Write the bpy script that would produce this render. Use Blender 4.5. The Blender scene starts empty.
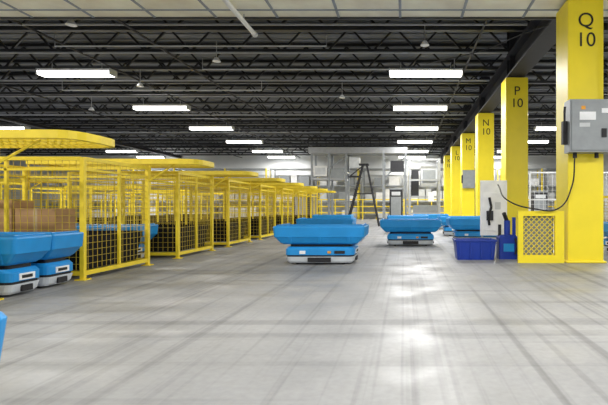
import bpy, bmesh, math, random
from mathutils import Vector, Matrix
random.seed(4)
S = bpy.context.scene
try:
    S.view_settings.view_transform = 'Standard'
except Exception: pass

# ---------------- materials ----------------
def mat(name, col, rough=0.5, metal=0.0, emis=0.0, var=0.08, scale=6.0, spec=0.5):
    m = bpy.data.materials.new(name); m.use_nodes = True
    nt = m.node_tree; b = nt.nodes['Principled BSDF']
    b.inputs['Roughness'].default_value = rough
    b.inputs['Metallic'].default_value = metal
    b.inputs['Specular IOR Level'].default_value = spec
    if var > 0:
        tc = nt.nodes.new('ShaderNodeTexCoord'); n = nt.nodes.new('ShaderNodeTexNoise')
        n.inputs['Scale'].default_value = scale; n.inputs['Detail'].default_value = 4
        r = nt.nodes.new('ShaderNodeValToRGB')
        r.color_ramp.elements[0].position = .3; r.color_ramp.elements[1].position = .7
        r.color_ramp.elements[0].color = tuple(max(0, c*(1-var)) for c in col)+(1,)
        r.color_ramp.elements[1].color = tuple(min(1, c*(1+var)) for c in col)+(1,)
        nt.links.new(tc.outputs['Object'], n.inputs['Vector'])
        nt.links.new(n.outputs['Fac'], r.inputs['Fac'])
        nt.links.new(r.outputs['Color'], b.inputs['Base Color'])
    else:
        b.inputs['Base Color'].default_value = tuple(col)+(1,)
    if emis > 0:
        b.inputs['Emission Color'].default_value = tuple(col)+(1,)
        b.inputs['Emission Strength'].default_value = emis
    return m

YEL = mat('yellow_paint', (.88,.67,.03), .45)
YELW = mat('yellow_wire', (.58,.42,.03), .5)
YELC = mat('yellow_column_paint', (.95,.76,.02), .4, var=.05, scale=2)
BLUE = mat('blue_plastic', (.014,.28,.68), .38, var=.08, scale=3)
BLUED = mat('dark_blue_plastic', (.008,.04,.34), .35)
BLK = mat('black_rubber', (.012,.012,.014), .6)
BLKF = mat('black_fabric', (.010,.010,.012), .9, spec=.2)
SKIRT = mat('grey_skirt', (.62,.66,.70), .4)
GREY = mat('grey_steel', (.30,.32,.33), .45, .2)
LGREY = mat('light_grey_plastic', (.6,.62,.63), .5)
STEEL = mat('galvanised_steel', (.45,.46,.47), .4, .6)
DARK = mat('dark_painted_steel', (.025,.025,.03), .6)
JOIST = mat('joist_steel', (.013,.014,.017), .5, var=.3, scale=1)
JOISTL = mat('joist_lit_steel', (.03,.032,.036), .45, var=.3, scale=1)  # lighter joist steel: lit edges of bottom chords put into the colour
DECK = mat('roof_deck_paint', (.17,.18,.20), .7, var=.35, scale=.5)
PIPE = mat('pipe_paint', (.40,.42,.45), .4)
WHITE = mat('white_paint', (.8,.8,.78), .5)
WHITEP = mat('white_plastic', (.9,.91,.92), .4)
CARD = mat('cardboard', (.42,.25,.12), .8)
TAPE = mat('packing_tape',(.5,.38,.22),.4)
ORNG = mat('orange_label', (.8,.35,.03), .5)
EMIT = mat('led_lens', (1,.99,.95), .5, emis=6.0, var=0)
TXT = mat('black_ink', (.01,.01,.01), .6, var=0)

# ---------------- mesh builder ----------------
class MB:
    def __init__(s): s.v=[]; s.f=[]; s.m=[]; s.mats=[]; s.sm=[]
    def mi(s,m):
        if m not in s.mats: s.mats.append(m)
        return s.mats.index(m)
    def add(s, vs, fs, m, smooth=False):
        o=len(s.v); s.v += [tuple(v) for v in vs]; k=s.mi(m)
        for f in fs:
            s.f.append([i+o for i in f]); s.m.append(k); s.sm.append(smooth)
    def box(s, x0,x1,y0,y1,z0,z1, m, M=None):
        vs=[Vector(p) for p in [(x0,y0,z0),(x1,y0,z0),(x1,y1,z0),(x0,y1,z0),(x0,y0,z1),(x1,y0,z1),(x1,y1,z1),(x0,y1,z1)]]
        if M: vs=[M@v for v in vs]
        s.add(vs,[(0,3,2,1),(4,5,6,7),(0,1,5,4),(1,2,6,5),(2,3,7,6),(3,0,4,7)],m)
    def tube(s, a,b,r,m,n=8,r2=None):
        a=Vector(a); b=Vector(b); d=(b-a).normalized()
        u=d.orthogonal().normalized()
        if n==4:
            up=Vector((0,0,1)) if abs(d.z)<.9 else Vector((0,1,0))
            w0=d.cross(up).normalized(); u=(w0+w0.cross(d)).normalized()
        w=d.cross(u); r2=r if r2 is None else r2
        vs=[]
        for p,rr in((a,r),(b,r2)):
            for i in range(n):
                t=2*math.pi*i/n; vs.append(p+u*rr*math.cos(t)+w*rr*math.sin(t))
        fs=[(i,(i+1)%n,n+(i+1)%n,n+i) for i in range(n)]
        s.add(vs,fs,m,n>4)
        s.add(vs,[tuple(range(n))[::-1],tuple(range(n,2*n))],m)
    def path(s, pts, r, m, n=8):
        for a,b in zip(pts[:-1],pts[1:]): s.tube(a,b,r,m,n)
    def loft(s, rings, m, cb=True, ct=True, smooth=False):
        n=len(rings[0]); vs=[p for r in rings for p in r]; fs=[]
        for k in range(len(rings)-1):
            for i in range(n):
                j=(i+1)%n; fs.append((k*n+i,k*n+j,(k+1)*n+j,(k+1)*n+i))
        if cb: fs.append(tuple(range(n))[::-1])
        if ct: fs.append(tuple(range((len(rings)-1)*n,len(rings)*n)))
        s.add(vs,fs,m,smooth)
    def mesh(s,name):
        me=bpy.data.meshes.new(name); me.from_pydata(s.v,[],s.f)
        for m in s.mats: me.materials.append(m)
        me.polygons.foreach_set('material_index',s.m)
        me.polygons.foreach_set('use_smooth',s.sm)
        me.update(); return me
    def obj(s,name,loc=(0,0,0),rz=0,parent=None,bevel=0):
        o=bpy.data.objects.new(name,s.mesh(name)); S.collection.objects.link(o)
        o.location=loc; o.rotation_euler=(0,0,rz)
        if parent: o.parent=parent
        if bevel:
            b=o.modifiers.new('bevel','BEVEL'); b.width=bevel; b.segments=2; b.limit_method='ANGLE'
        return o

def inst(me,name,loc,rz=0,bevel=0):
    o=bpy.data.objects.new(name,me); S.collection.objects.link(o)
    o.location=loc; o.rotation_euler=(0,0,rz)
    if bevel:
        b=o.modifiers.new('bevel','BEVEL'); b.width=bevel; b.segments=2; b.limit_method='ANGLE'
    return o

def rr(w,d,r,z,cx=0,cy=0,n=4):
    p=[]
    for (sx,sy,a0) in ((1,1,0),(-1,1,90),(-1,-1,180),(1,-1,270)):
        for i in range(n+1):
            a=math.radians(a0+90*i/n)
            p.append((cx+sx*(w/2-r)+r*math.cos(a), cy+sy*(d/2-r)+r*math.sin(a), z))
    return p

# ---------------- room ----------------
XL,XR,YB=-34,16,39
def floor_mat():
    m=bpy.data.materials.new('polished_concrete'); m.use_nodes=True; nt=m.node_tree; N=nt.nodes; L=nt.links
    b=N['Principled BSDF']; tc=N.new('ShaderNodeTexCoord')
    def noise(scale,rot,sc,det=5):
        mp=N.new('ShaderNodeMapping'); mp.inputs['Scale'].default_value=scale; mp.inputs['Rotation'].default_value=(0,0,math.radians(rot))
        L.new(tc.outputs['Object'],mp.inputs['Vector'])
        n=N.new('ShaderNodeTexNoise'); n.inputs['Scale'].default_value=sc; n.inputs['Detail'].default_value=det
        L.new(mp.outputs['Vector'],n.inputs['Vector']); return n.outputs['Fac']
    def ramp(f,p0,c0,p1,c1):
        r=N.new('ShaderNodeValToRGB'); e=r.color_ramp.elements
        e[0].position=p0; e[0].color=(c0,c0,c0,1); e[1].position=p1; e[1].color=(c1,c1,c1,1)
        L.new(f,r.inputs['Fac']); return r.outputs['Color']
    def mul(a,b2):
        x=N.new('ShaderNodeMix'); x.data_type='RGBA'; x.blend_type='MULTIPLY'; x.inputs[0].default_value=1
        L.new(a,x.inputs[6]); L.new(b2,x.inputs[7]); return x.outputs[2]
    base=N.new('ShaderNodeValToRGB'); e=base.color_ramp.elements
    e[0].position=.3; e[0].color=(.295,.295,.298,1); e[1].position=.7; e[1].color=(.385,.384,.384,1)
    L.new(noise((1,.7,1),0,.9,7),base.inputs['Fac'])
    c=base.outputs['Color']
    c=mul(c,ramp(noise((6.5,.06,1),0,1.2,3),.34,.72,.44,1))
    c=mul(c,ramp(noise((9,.12,1),-6,1.2,3),.34,.86,.42,1))
    c=mul(c,ramp(noise((8,.10,1),40,1.0,2),.33,.84,.40,1))
    c=mul(c,ramp(noise((.08,5.0,1),2,1.0,3),.33,.80,.43,1))
    c=mul(c,ramp(noise((1,1,1),0,22,6),.3,.93,.7,1.05))
    L.new(c,b.inputs['Base Color'])
    L.new(ramp(noise((1,1,1),0,1.6,7),.38,.36,.62,.62),b.inputs['Roughness'])
    b.inputs['Specular IOR Level'].default_value=.33
    bp=N.new('ShaderNodeBump'); bp.inputs['Strength'].default_value=.14; bp.inputs['Distance'].default_value=.02
    L.new(noise((1,1,1),0,7,4),bp.inputs['Height']); L.new(bp.outputs['Normal'],b.inputs['Normal'])
    return m
m=MB(); m.box(XL,XR,-7,YB,-.1,0,floor_mat()); m.obj('floor')
m=MB(); m.box(XL,XR,8.95,YB,6.3,6.4,DECK)
y=9.2
while y<YB:
    m.box(XL,XR,y,y+.12,6.26,6.3,DECK); y+=.45
m.obj('ceiling')
WM=mat('painted_block_wall',(.72,.73,.72),.7,var=.1,scale=.4)
m=MB(); m.box(XL,XR,YB,YB+.2,0,6.3,WM); m.obj('wall_back')
m=MB(); m.box(XL-.2,XL,-7,YB,0,6.3,WM); m.obj('wall_left')
m=MB(); m.box(XR,XR+.2,-7,YB,0,6.3,WM); m.obj('wall_right')
SOF=mat('soffit_board',(.93,.89,.76),.6,var=.15,scale=1.5)
m=MB(); m.box(XL,XR,-7,8.95,4.78,4.95,SOF)
x=-12.3
SEAM=mat('soffit_seam',(.30,.34,.40),.6)
while x<12:
    m.box(x,x+.05,-7,8.95,4.765,4.78,SEAM); x+=1.22
for yy in (6.0,7.3,8.6): m.box(XL,XR,yy,yy+.04,4.765,4.78,SEAM)
m.box(XL,XR,8.95,9.0,4.74,5.0,JOISTL)
m.box(XL,XR,8.95,9.05,4.95,6.4,DARK)
m.obj('ceiling_soffit')

# ---------------- joists ----------------
m=MB(); y=9.7; z0,z1=5.42,6.15
while y<YB-.3:
    far = y>24
    m.box(XL,XR,y-.07,y+.07,z0,z0+.09,JOISTL); m.box(XL,XR,y-.07,y+.07,z1,z1+.10,JOIST)
    step=.65 if not far else 1.0
    xl=max(XL,-y*1.0-1); x=xl; k=0
    while x<min(XR,y*.55+1):
        a=(x,y,z0+.03 if k%2==0 else z1); b2=(x+step,y,z1 if k%2==0 else z0+.03)
        m.tube(a,b2,.036,JOIST,4); x+=step; k+=1
    y+=1.6
m.obj('roof_joists')
m=MB()
for x,w in ((3.0,.5),(-19.5,.3)):
    zb=4.78 if x>0 else 5.2
    m.box(x,x+w,9.1,YB,zb,zb+.05,DARK)
    m.box(x+w/2-.03,x+w/2+.03,9.1,YB,zb+.05,5.38,DARK)
    m.box(x,x+w,9.1,YB,5.37,5.42,DARK)
m.obj('roof_girders')
m=MB()
for x,z in ((-6.5,5.25),(1.9,5.3),(-14,5.25),(-9.0,5.3)):
    m.tube((x,9.1,z),(x,YB-.1,z),.03,DARK,8)
for yv,z in ((10.6,5.3),(12.6,5.32),(15.3,5.3),(17.5,5.3),(21,5.3),(26,5.3)):
    m.tube((XL+.1,yv,z),(2.9,yv,z),.03,PIPE,8)
for x0,x1,yv,z in ((-9,-2,11.6,5.15),(-6,1.5,13.4,5.1),(-12,-5,15.8,5.1)):
    m.tube((x0,yv,z),(x1,yv,z),.02,LGREY,8); m.tube((x0,yv,z),(x0,yv,5.42),.012,STEEL); m.tube((x1,yv,z),(x1,yv,5.42),.012,STEEL)
m.obj('overhead_pipes')
m=MB()
for x,yv in ((-7.1,9.6),(-8.5,14.5),(-2.2,16),(-5.0,12),(.5,10.8),(-12.5,18)):
    m.tube((x,yv,5.42),(x,yv,4.98),.012,STEEL); m.tube((x,yv,4.98),(x,yv,4.88),.05,WHITEP,12,.11)
m.obj('hanging_sensors')
m=MB()
m.tube((-3.13,7.4,4.62),(-3.13,9.4,4.62),.045,WHITEP,10)
for yv in (7.6,8.8): m.tube((-3.13,yv,4.62),(-3.13,yv,4.77),.012,STEEL)
m.tube((-3.13,9.38,4.62),(-3.13,9.46,4.62),.06,LGREY,10)
m.obj('sprinkler_pipe')

# ---------------- lights ----------------
def light_mesh(L,drop):
    m=MB()
    m.box(-L/2,L/2,-.17,.17,.07,.13,WHITEP)
    m.box(-L/2-.03,-L/2,-.18,.18,-.05,.14,LGREY); m.box(L/2,L/2+.03,-.18,.18,-.05,.14,LGREY)
    m.loft([[(x,-.17,.07),(x,-.13,-.05),(x,.13,-.05),(x,.17,.07)] for x in (-L/2,L/2)],EMIT)  # lens, thickened so the lamp's bloom is built into its shape
    for x in (-L*.35,L*.35): m.tube((x,0,.1),(x,0,drop),.012,STEEL,6)
    return m.mesh('fluorescent_light')
LM=light_mesh(2.2,.36); LM2=light_mesh(2.2,.30)
def lamp(x,y,z,p,me):
    o=inst(me,'fluorescent_light',(x,y,z))
    ld=bpy.data.lights.new('tube_light','AREA'); ld.shape='RECTANGLE'; ld.size=2.1; ld.size_y=.22; ld.energy=p; ld.color=(1,.99,.975)
    l=bpy.data.objects.new('tube_light',ld); S.collection.objects.link(l); l.parent=o; l.location=(0,0,-.06)
for x in (-20.9,-10.1,.67,8.0):
    for k in range(6):
        lamp(x,13.9+(4.87*k if k<5 else 23.3),5.1,275,LM)  # last lamp of each row is added to brighten the back wall
for x in (-8.0,.67,8.0):
    for yy in (-2.5,3.4): lamp(x,yy,4.45,280 if x!=.67 else 175,LM2)

# ---------------- columns ----------------
def column(y,letter):
    m=MB()
    m.box(-.32,.32,-.0,.64,0,4.73,YELC)
    m.box(-.36,.36,-.04,.68,0,.04,YELC)
    o=m.obj('steel_column',(3.25,y,0),bevel=.015)
    if y>9:
        n=MB(); n.box(-.18,.18,.1,.14,4.73,6.3,DARK); n.box(-.18,.18,.46,.5,4.73,6.3,DARK); n.box(-.02,.02,.14,.46,4.73,6.3,DARK)
        n.obj('upper_stub',parent=o)
    for t,z in ((letter,4.33),('10',3.98)):
        c=bpy.data.curves.new('label','FONT'); c.body=t; c.size=.36; c.align_x='CENTER'; c.align_y='CENTER'; c.extrude=.002
        c.materials.append(TXT)
        q=bpy.data.objects.new('label_text',c); S.collection.objects.link(q); q.parent=o
        q.location=(0.0,-.004,z); q.rotation_euler=(math.pi/2,0,0)
    return o
for k,l in enumerate('QPNMLK'): column(8.04+4.9*k,l)

m=MB()
m.box(2.86,3.66,7.76,8.03,1.95,2.86,GREY); m.box(2.89,3.63,7.74,7.76,1.98,2.83,GREY)
m.box(2.78,2.86,7.86,7.96,2.1,2.5,BLK); m.tube((2.80,7.84,2.3),(2.76,7.74,2.62),.02,BLK); m.tube((2.76,7.74,2.62),(2.76,7.72,2.72),.022,BLK)
m.box(3.02,3.30,7.735,7.74,2.5,2.64,WHITEP); m.box(3.02,3.20,7.735,7.74,2.38,2.45,LGREY); m.box(3.4,3.55,7.735,7.74,2.62,2.7,WHITEP); m.box(3.05,3.12,7.73,7.74,2.68,2.74,ORNG)
m.box(3.4,3.48,7.72,7.74,2.2,2.35,BLK)
m.tube((3.61,7.9,2.86),(3.61,7.9,4.72),.025,STEEL,10); m.tube((3.38,7.9,1.95),(3.38,7.9,1.86),.035,BLK,10)
m.tube((3.0,7.9,1.95),(3.0,7.9,1.86),.035,BLK,10)
m.obj('electrical_cabinet')
def cable(name,pts,r,mt):
    c=bpy.data.curves.new(name,'CURVE'); c.dimensions='3D'; c.bevel_depth=r; c.bevel_resolution=2
    s=c.splines.new('BEZIER'); s.bezier_points.add(len(pts)-1)
    for p,bp in zip(pts,s.bezier_points):
        bp.co=p; bp.handle_left_type=bp.handle_right_type='AUTO'
    c.materials.append(mt); o=bpy.data.objects.new(name,c); S.collection.objects.link(o); return o
cable('power_cable',[(3.0,7.9,1.88),(2.96,7.95,1.35),(2.75,7.99,.98),(2.3,8.0,.97),(1.95,8.3,1.1),(1.9,9.1,1.45)],.013,BLK)
cable('ceiling_cable',[(.7,13.8,5.4),(2.0,11.5,5.0),(2.6,9.6,4.72),(2.86,8.9,4.6)],.013,BLK)
m=MB(); m.box(-.3,.3,-.2,0,1.95,2.85,GREY); m.box(-.27,.27,-.22,-.2,1.98,2.82,GREY); m.box(-.36,-.3,-.14,-.06,2.2,2.6,BLK)
m.obj('electrical_cabinet',(3.25,22.74-.001,0))

def grid(m,x0,x1,z0,z1,y,s,r,mt,axis='x',diag=False):
    P=(lambda a,b:(a,y,b)) if axis=='x' else (lambda a,b:(y,a,b))
    if not diag:
        n=max(1,round((x1-x0)/s))
        for i in range(1,n): 
            a=x0+(x1-x0)*i/n; m.tube(P(a,z0),P(a,z1),r,mt,4)
        n=max(1,round((z1-z0)/s))
        for i in range(1,n):
            b=z0+(z1-z0)*i/n; m.tube(P(x0,b),P(x1,b),r,mt,4)
    else:
        W=x1-x0;H=z1-z0; t=-H
        while t<W:
            a0=max(0,t); a1=min(W,t+H)
            if a1-a0>.01:
                m.tube(P(x0+a0,z0+a0-t),P(x0+a1,z0+a1-t),r,mt,4)
                m.tube(P(x0+a0,z1-(a0-t)),P(x0+a1,z1-(a1-t)),r,mt,4)
            t+=s
m=MB()
m.box(2.04,2.13,8.05,8.12,0,.93,YELC); m.box(2.70,2.86,8.05,8.12,0,.93,YELC)
m.box(2.13,2.70,8.05,8.12,.84,.93,YELC); m.box(2.13,2.70,8.05,8.12,0,.14,YELC)
m.box(2.13,2.70,8.16,8.18,.0,.9,GREY)
grid(m,2.12,2.71,.13,.85,8.085,.095,.008,YELC,diag=True)
m.obj('column_guard',(0,-.02,0))

# ---------------- robots ----------------
def robot_mesh(k=1.0):
    m=MB()
    m.loft([rr(1.10,.74,.08,.03),rr(1.16,.80,.10,.06),rr(1.2,.84,.10,.14)],SKIRT)
    m.loft([rr(1.17,.81,.10,.14),rr(1.17,.81,.10,.17)],BLK)
    m.loft([rr(1.2,.84,.10,.17),rr(1.2,.84,.10,.27),rr(1.12,.78,.08,.31)],BLUE)
    for s in (-1,1):
        m.box(-.20,.20,s*.43-.012,s*.43+.012,.05,.13,BLK)
        m.box(-.34,-.24,s*.425-.01,s*.425+.01,.19,.245,WHITEP)
        m.box(.26,.44,s*.425-.01,s*.425+.01,.195,.245,BLK)
        m.box(.14,.2,s*.425-.01,s*.425+.01,.20,.24,ORNG)
        m.box(s*.60-.012,s*.60+.012,-.2,.2,.18,.255,WHITEP)
        m.box(s*.606-.012,s*.606+.012,-.15,.12,.20,.235,TXT)
        m.box(s*.60-.012,s*.60+.012,-.14,.14,.05,.12,BLK)
    for x in (-.4,.4):
        for y in (-.3,.3): m.tube((x,y-.03,.04),(x,y+.03,.04),.04,BLK,12)
    m.loft([rr(1.06,.64,.06,.30),rr(1.06,.64,.06,.38)],BLK)
    w=1.58*k
    m.loft([rr(w-.30,.76,.03,.355),rr(w-.22,.86,.04,.385),rr(w-.06,.95,.05,.475),rr(w-.03,.97,.05,.485),rr(w,1.0,.05,.65),rr(w-.02,.98,.05,.67),rr(w-.08,.92,.05,.665),rr(w-.12,.88,.04,.60)],BLUE)
    m.box(-w/2+.13,w/2-.13,-.36,.36,.60,.615,BLK)
    for s in (-1,1):
        m.box(s*(w/2-.06)-.012,s*(w/2-.06)+.012,-.42,.42,.60,.69,BLUE)
    for x in (-.5,0,.5): 
        for s in (-1,1): m.loft([rr(.06,.04,.01,.37,x,s*.41),rr(.06,.05,.01,.49,x,s*.468)],BLUE)
    return m.mesh('mobile_robot')
RM=robot_mesh(); RN=robot_mesh(.885)
def robot(x,y,rz=0,sy=1,me=None): 
    o=inst(me or RM,'mobile_robot',(x,y,0),math.radians(rz),.006); o.scale=(1,sy,1); return o
robot(-1.46,8.18)
robot(-2.2,12.9)
robot(.17,11.95)
robot(.15,17.5); robot(1.2,20.5)
robot(2.05,13.1)
robot(2.0,16.0)
robot(-4.90,5.13,0,.52,RN)
robot(-4.93,5.70,0,.54,RN)
robot(-5.5,8.24,0,.85)
robot(-2.04,.95)
robot(5.0,9.6)
robot(-2.9,18.5)

# ---------------- cages ----------------
def cage_mesh(wires=True, canopy=True):
    m=MB(); X0,X1,Y0,Y1=-2.1,0,0,1.55; H=1.68
    for x in (X0,X1):
        for y in (Y0,Y1):
            m.box(x-.028,x+.028,y-.028,y+.028,0,H,YEL); m.box(x-.07,x+.07,y-.07,y+.07,0,.015,YEL)
    m.box(-.018,.018,.76,.80,.1,H,YEL); m.box(X0/2-.018,X0/2+.018,-.02,.02,.1,H,YEL)
    for z,h in ((.06,.06),(1.50,.03),(H-.04,.05)):
        for x in (X0,X1): m.box(x-.02,x+.02,Y0+.03,Y1-.03,z,z+h,YEL)
        for y in (Y0,Y1): m.box(X0+.03,X1-.03,y-.02,y+.02,z,z+h,YEL)
    if wires:
        r=.0034; s=.095
        for x in (X0,X1): grid(m,Y0,Y1,.12,H-.04,x,s,r,YELW,axis='y')
        for y in (Y0,Y1): grid(m,X0,X1,.12,H-.04,y,s,r,YELW)
    m.loft([rr(1.9,1.3,.06,.12,-1.05,.78),rr(2.0,1.40,.06,.48,-1.05,.78),rr(2.04,1.44,.06,.50,-1.05,.78),rr(2.04,1.44,.06,.60,-1.05,.78),rr(1.92,1.34,.06,.60,-1.05,.78),rr(1.84,1.3,.06,.45,-1.05,.78)],BLKF)
    if canopy:
        N=10; yc=2.0; hw=.44
        def ring(off,z):
            p=[(X0+off,yc+hw-off,z),(X0+off,yc-hw+off,z)]
            for i in range(N+1):
                t=-math.pi/2+math.pi*i/N
                c,s_=math.cos(t),math.sin(t)
                p.append((.50+(.36-off)*(abs(c)**.55), yc+(hw-off)*(1 if s_>0 else -1)*abs(s_)**.6, z))
            return p
        m.loft([ring(0,H+.06),ring(0,H+.15),ring(.05,H+.15),ring(.05,H+.06),ring(0,H+.06)],YEL,cb=False,ct=False)
        for i in range(1,8):
            yy=yc-hw+2*hw*i/8; m.tube((X0+.03,yy,H+.10),(.78-.15*abs(i-4)/4,yy,H+.10),.012 if i%2 else .02,YEL,4)
        xx=X0+.1
        while xx<.8: m.tube((xx,yc-hw+.04+(.12 if xx>.6 else 0),H+.10),(xx,yc+hw-.04-(.12 if xx>.6 else 0),H+.10),.009,YEL,4); xx+=.09
        m.tube((.0,1.55,H-.25),(.36,1.75,H+.07),.016,YEL,8)
        m.tube((.0,1.62,1.3),(.0,1.62,1.75),.02,YEL,8); m.tube((X0,1.62,1.3),(X0,1.62,1.75),.02,YEL,8)
    return m.mesh('safety_cage')
CM=cage_mesh(); CM2=cage_mesh(False,True)
ys=[3.25,6.17,8.75]
while ys[-1]<21: ys.append(ys[-1]+2.5)
for y in ys: inst(CM,'safety_cage',(-4.4,y,0))
for k in range(4): inst(CM2,'safety_cage',(-11.0,11.5+4.3*k,0))
m=MB()
m.box(-.3,.3,-.2,.2,0,.38,CARD); m.box(-.03,.03,-.202,.202,-.0,.382,TAPE); m.obj('cardboard_box',(-5.45,6.85,.60))
m=MB()
m.box(-.2,.2,-.2,.2,0,.5,CARD); m.box(-.03,.03,-.202,.202,-.0,.502,TAPE); m.obj('cardboard_box',(-6.0,6.85,.60))

m=MB()
m.loft([rr(.70,.42,.03,.0),rr(.76,.48,.03,.34),rr(.80,.52,.03,.35),rr(.80,.52,.03,.38),rr(.74,.46,.03,.38),rr(.68,.40,.03,.05)],BLUED)
for x in (-.3,-.1,.1,.3): m.box(x-.01,x+.01,-.252,-.22,.04,.34,BLUED)
m.obj('storage_tote',(1.36,8.72,0))
m=MB()
m.loft([rr(.36,.32,.03,0),rr(.36,.32,.03,.42),rr(.30,.26,.03,.46)],BLUED)
m.tube((0,-.02,.44),(0,-.02,.74),.06,BLUED,12); m.tube((0,-.02,.72),(-.08,-.1,.88),.04,BLK,10)
m.path([(.12,-.15,.4),(.16,-.19,.25),(.12,-.18,.1)],.02,BLK)
m.box(.1,.16,-.05,.01,.4,.80,BLUED); m.box(-.17,-.12,-.05,.01,.4,.66,BLK)
m.box(-.1,.1,-.17,-.16,.15,.3,BLUE)
m.obj('parts_washer',(2.0,8.75,0))
m=MB()
m.box(-.28,.28,-.03,.03,.40,1.56,WHITEP); m.box(-.24,.24,-.045,-.03,.5,1.3,WHITEP)
for x in (-.24,.24): m.box(x-.02,x+.02,-.02,.02,0,.5,STEEL); m.box(x-.02,x+.02,-.2,.2,0,.03,STEEL)
m.path([(-.10,-.06,.62),(-.12,-.08,.8),(-.06,-.07,1.0),(-.1,-.06,1.2)],.028,BLK,8); m.box(.02,.14,-.055,-.045,.95,1.1,LGREY)
m.box(-.16,-.02,-.09,-.045,.72,.92,DARK)
m.obj('utility_board',(1.89,9.5,0),bevel=.01)

# ---------------- background equipment ----------------
m=MB()
m.box(-5.6,.2,26.4,27.6,4.2,4.32,GREY)
for yv in (26.35,27.65): m.box(-5.6,.2,yv-.04,yv+.04,4.15,4.5,STEEL)
for i in range(24): m.tube((-5.5+i*.24,26.4,4.4),(-5.5+i*.24,27.6,4.4),.05,LGREY,8)
for x in (-5.4,-4.4,-3.4,-1.2,0.1):
    for yv in (26.4,27.6): m.box(x-.06,x+.06,yv-.06,yv+.06,0,4.15,GREY)
    m.box(x-.04,x+.04,26.4,27.6,3.0,3.1,GREY)
for a,b2 in ((-5.4,-3.4),(-1.2,.1)): m.tube((a,26.4,2.6),(b2,26.4,4.0),.04,GREY)
m.box(-5.3,-4.5,26.3,27.3,2.8,3.4,WHITE); m.box(-5.4,-3.4,26.35,27.6,2.6,2.7,STEEL)
m.box(-4.3,-3.5,26.3,27.3,2.7,3.2,GREY); m.box(-5.2,-4.6,26.28,26.3,2.9,3.3,LGREY)
m.box(-.8,0,26.3,26.9,3.1,3.7,DARK); m.box(-3.2,-2.6,26.3,26.9,3.3,3.9,LGREY)
for z in (4.7,5.0): m.box(-5.6,.2,26.33,26.37,z,z+.04,DARK)
for i in range(12): m.box(-5.6+i*.52-.02,-5.6+i*.52+.02,26.33,26.37,4.4,5.0,DARK)
m.obj('elevated_conveyor')
m=MB()
for s in (-.35,.35):
    m.tube((-3.0,23.6+s,0.0),(-2.15,23.6+s*.5,3.2),.055,DARK,4); m.tube((-1.3,23.6+s,0.0),(-1.95,23.6+s*.5,3.2),.055,DARK,4)
    m.tube((-2.55,23.6+s*.8,1.7),(-1.65,23.6+s*.8,1.7),.03,DARK,4)
for i in range(1,10):
    t=i/10; m.box(-3.0+.85*t-.1,-3.0+.85*t+.1,23.6-.33+.1*t,23.6+.33-.1*t,3.2*t-.015,3.2*t+.015,DARK)
m.box(-2.35,-1.85,23.35,23.85,3.18,3.26,DARK); m.box(-2.9,-2.3,23.4,23.8,2.55,2.62,DARK); m.tube((-2.85,23.6,2.6),(-2.1,23.6,3.2),.03,DARK)
m.obj('step_ladder')
m=MB()
for x in (.3,1.9):
    for yv in (24.2,25.4): m.box(x-.06,x+.06,yv-.06,yv+.06,0,3.6,STEEL)
for z in (.6,1.5,2.4,3.5):
    m.box(.3,1.9,24.15,24.25,z,z+.1,STEEL); m.box(.25,.35,24.2,25.4,z,z+.1,STEEL); m.box(1.85,1.95,24.2,25.4,z,z+.1,STEEL)
m.box(.9,1.8,24.3,25.3,2.1,3.2,LGREY); m.box(.4,.8,24.3,25.2,1.6,3.0,DARK); m.box(.5,1.8,24.3,25.3,.2,1.1,GREY); m.box(1.0,1.7,24.28,24.3,2.3,3.0,GREY)
m.box(1.3,1.6,24.1,24.15,1.3,1.8,WHITEP)
m.obj('vertical_lift')
for x0,x1,h in ((-7.6,-6.6,2.4),(-1.0,-.1,2.2),(5.0,6.4,2.6),(8.9,9.9,2.0)):
    m=MB(); w=(x1-x0)/2
    m.box(-w,w,0,1,0.1,h,DARK); m.box(-w+.1,w-.1,-.03,0,.4,h-.5,GREY); m.box(-w-.03,w+.03,-.05,1.05,h,h+.08,GREY); m.box(-w,w,0,1,0,.1,BLK)
    m.box(-w+.15,w-.15,-.04,-.03,h-.4,h-.15,LGREY)
    m.obj('control_cabinet',((x0+x1)/2,31,0))
m=MB()
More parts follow.
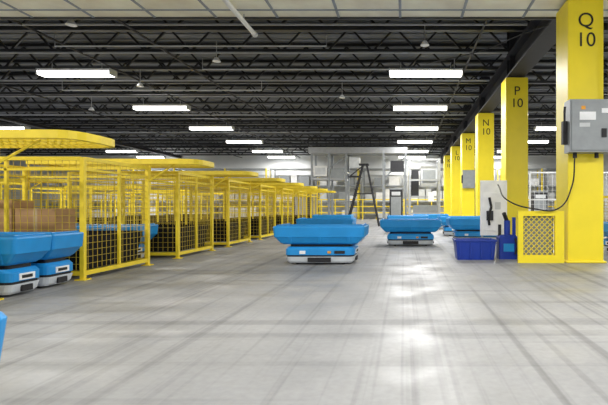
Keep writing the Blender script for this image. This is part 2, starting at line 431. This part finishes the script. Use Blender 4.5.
for i in range(45):
    x=XL+1+i*1.1; m.box(x-.04,x+.04,36-.04,36+.04,0,1.6,YEL)
for z in (.5,1.0,1.55): m.box(XL+1,XR-1.2,35.97,36.03,z,z+.08,YEL)
m.obj('safety_railing')
m=MB()
for i in range(12):
    x=-30+i*3.8
    for xx in (x,x+3.4):
        for yv in (37.2,38.4): m.box(xx-.05,xx+.05,yv-.05,yv+.05,0,4.2,GREY if i%2 else YEL)
    for z in (1.4,2.7,4.1): m.box(x,x+3.4,37.2,38.4,z,z+.1,GREY)
    for z in (.1,1.5,2.8):
        xx=x+.2
        while xx<x+2.9:
            w=random.uniform(.4,.9); h=random.uniform(.4,1.0)
            if random.random()<.8: m.box(xx,min(xx+w,x+3.3),37.4,38.2,z,z+h,random.choice([WHITE,WHITEP,LGREY,WHITE,GREY,LGREY]))
            xx+=w+.1
    m.box(x,x+3.4,37.2,38.4,.05,.1,GREY)
m.obj('storage_racks')
m=MB()
for i in range(9): m.box(5.6+i*1.2-.03,5.6+i*1.2+.03,19.97,20.03,0,2.6,LGREY)
for z in (.1,1.3,2.5): m.box(5.6,15.2,19.98,20.02,z,z+.06,LGREY)
grid(m,5.6,15.2,.1,2.55,20,.2,.008,LGREY)
m.obj('mesh_fence')
m=MB()
m.box(4.25,4.3,10.4,10.45,0,1.3,YEL); m.box(6.3,6.35,10.4,10.45,0,1.3,YEL)
for z in (.1,1.2): m.box(4.3,6.3,10.4,10.45,z,z+.06,YEL)
grid(m,4.28,6.32,.1,1.25,10.42,.07,.006,YELW)
m.obj('mesh_barrier')

# ---------------- world/camera ----------------
w=bpy.data.worlds.new('world'); S.world=w; w.use_nodes=True
w.node_tree.nodes['Background'].inputs[0].default_value=(.95,.97,1,1); w.node_tree.nodes['Background'].inputs[1].default_value=.85
cd=bpy.data.cameras.new('camera'); cd.sensor_width=36; cd.lens=450/608*36; cd.shift_x=-100/608; cd.shift_y=4.5/608; cd.clip_end=200
c=bpy.data.objects.new('camera',cd); S.collection.objects.link(c); c.location=(0,0,1); c.rotation_euler=(math.pi/2,0,0)
S.camera=c
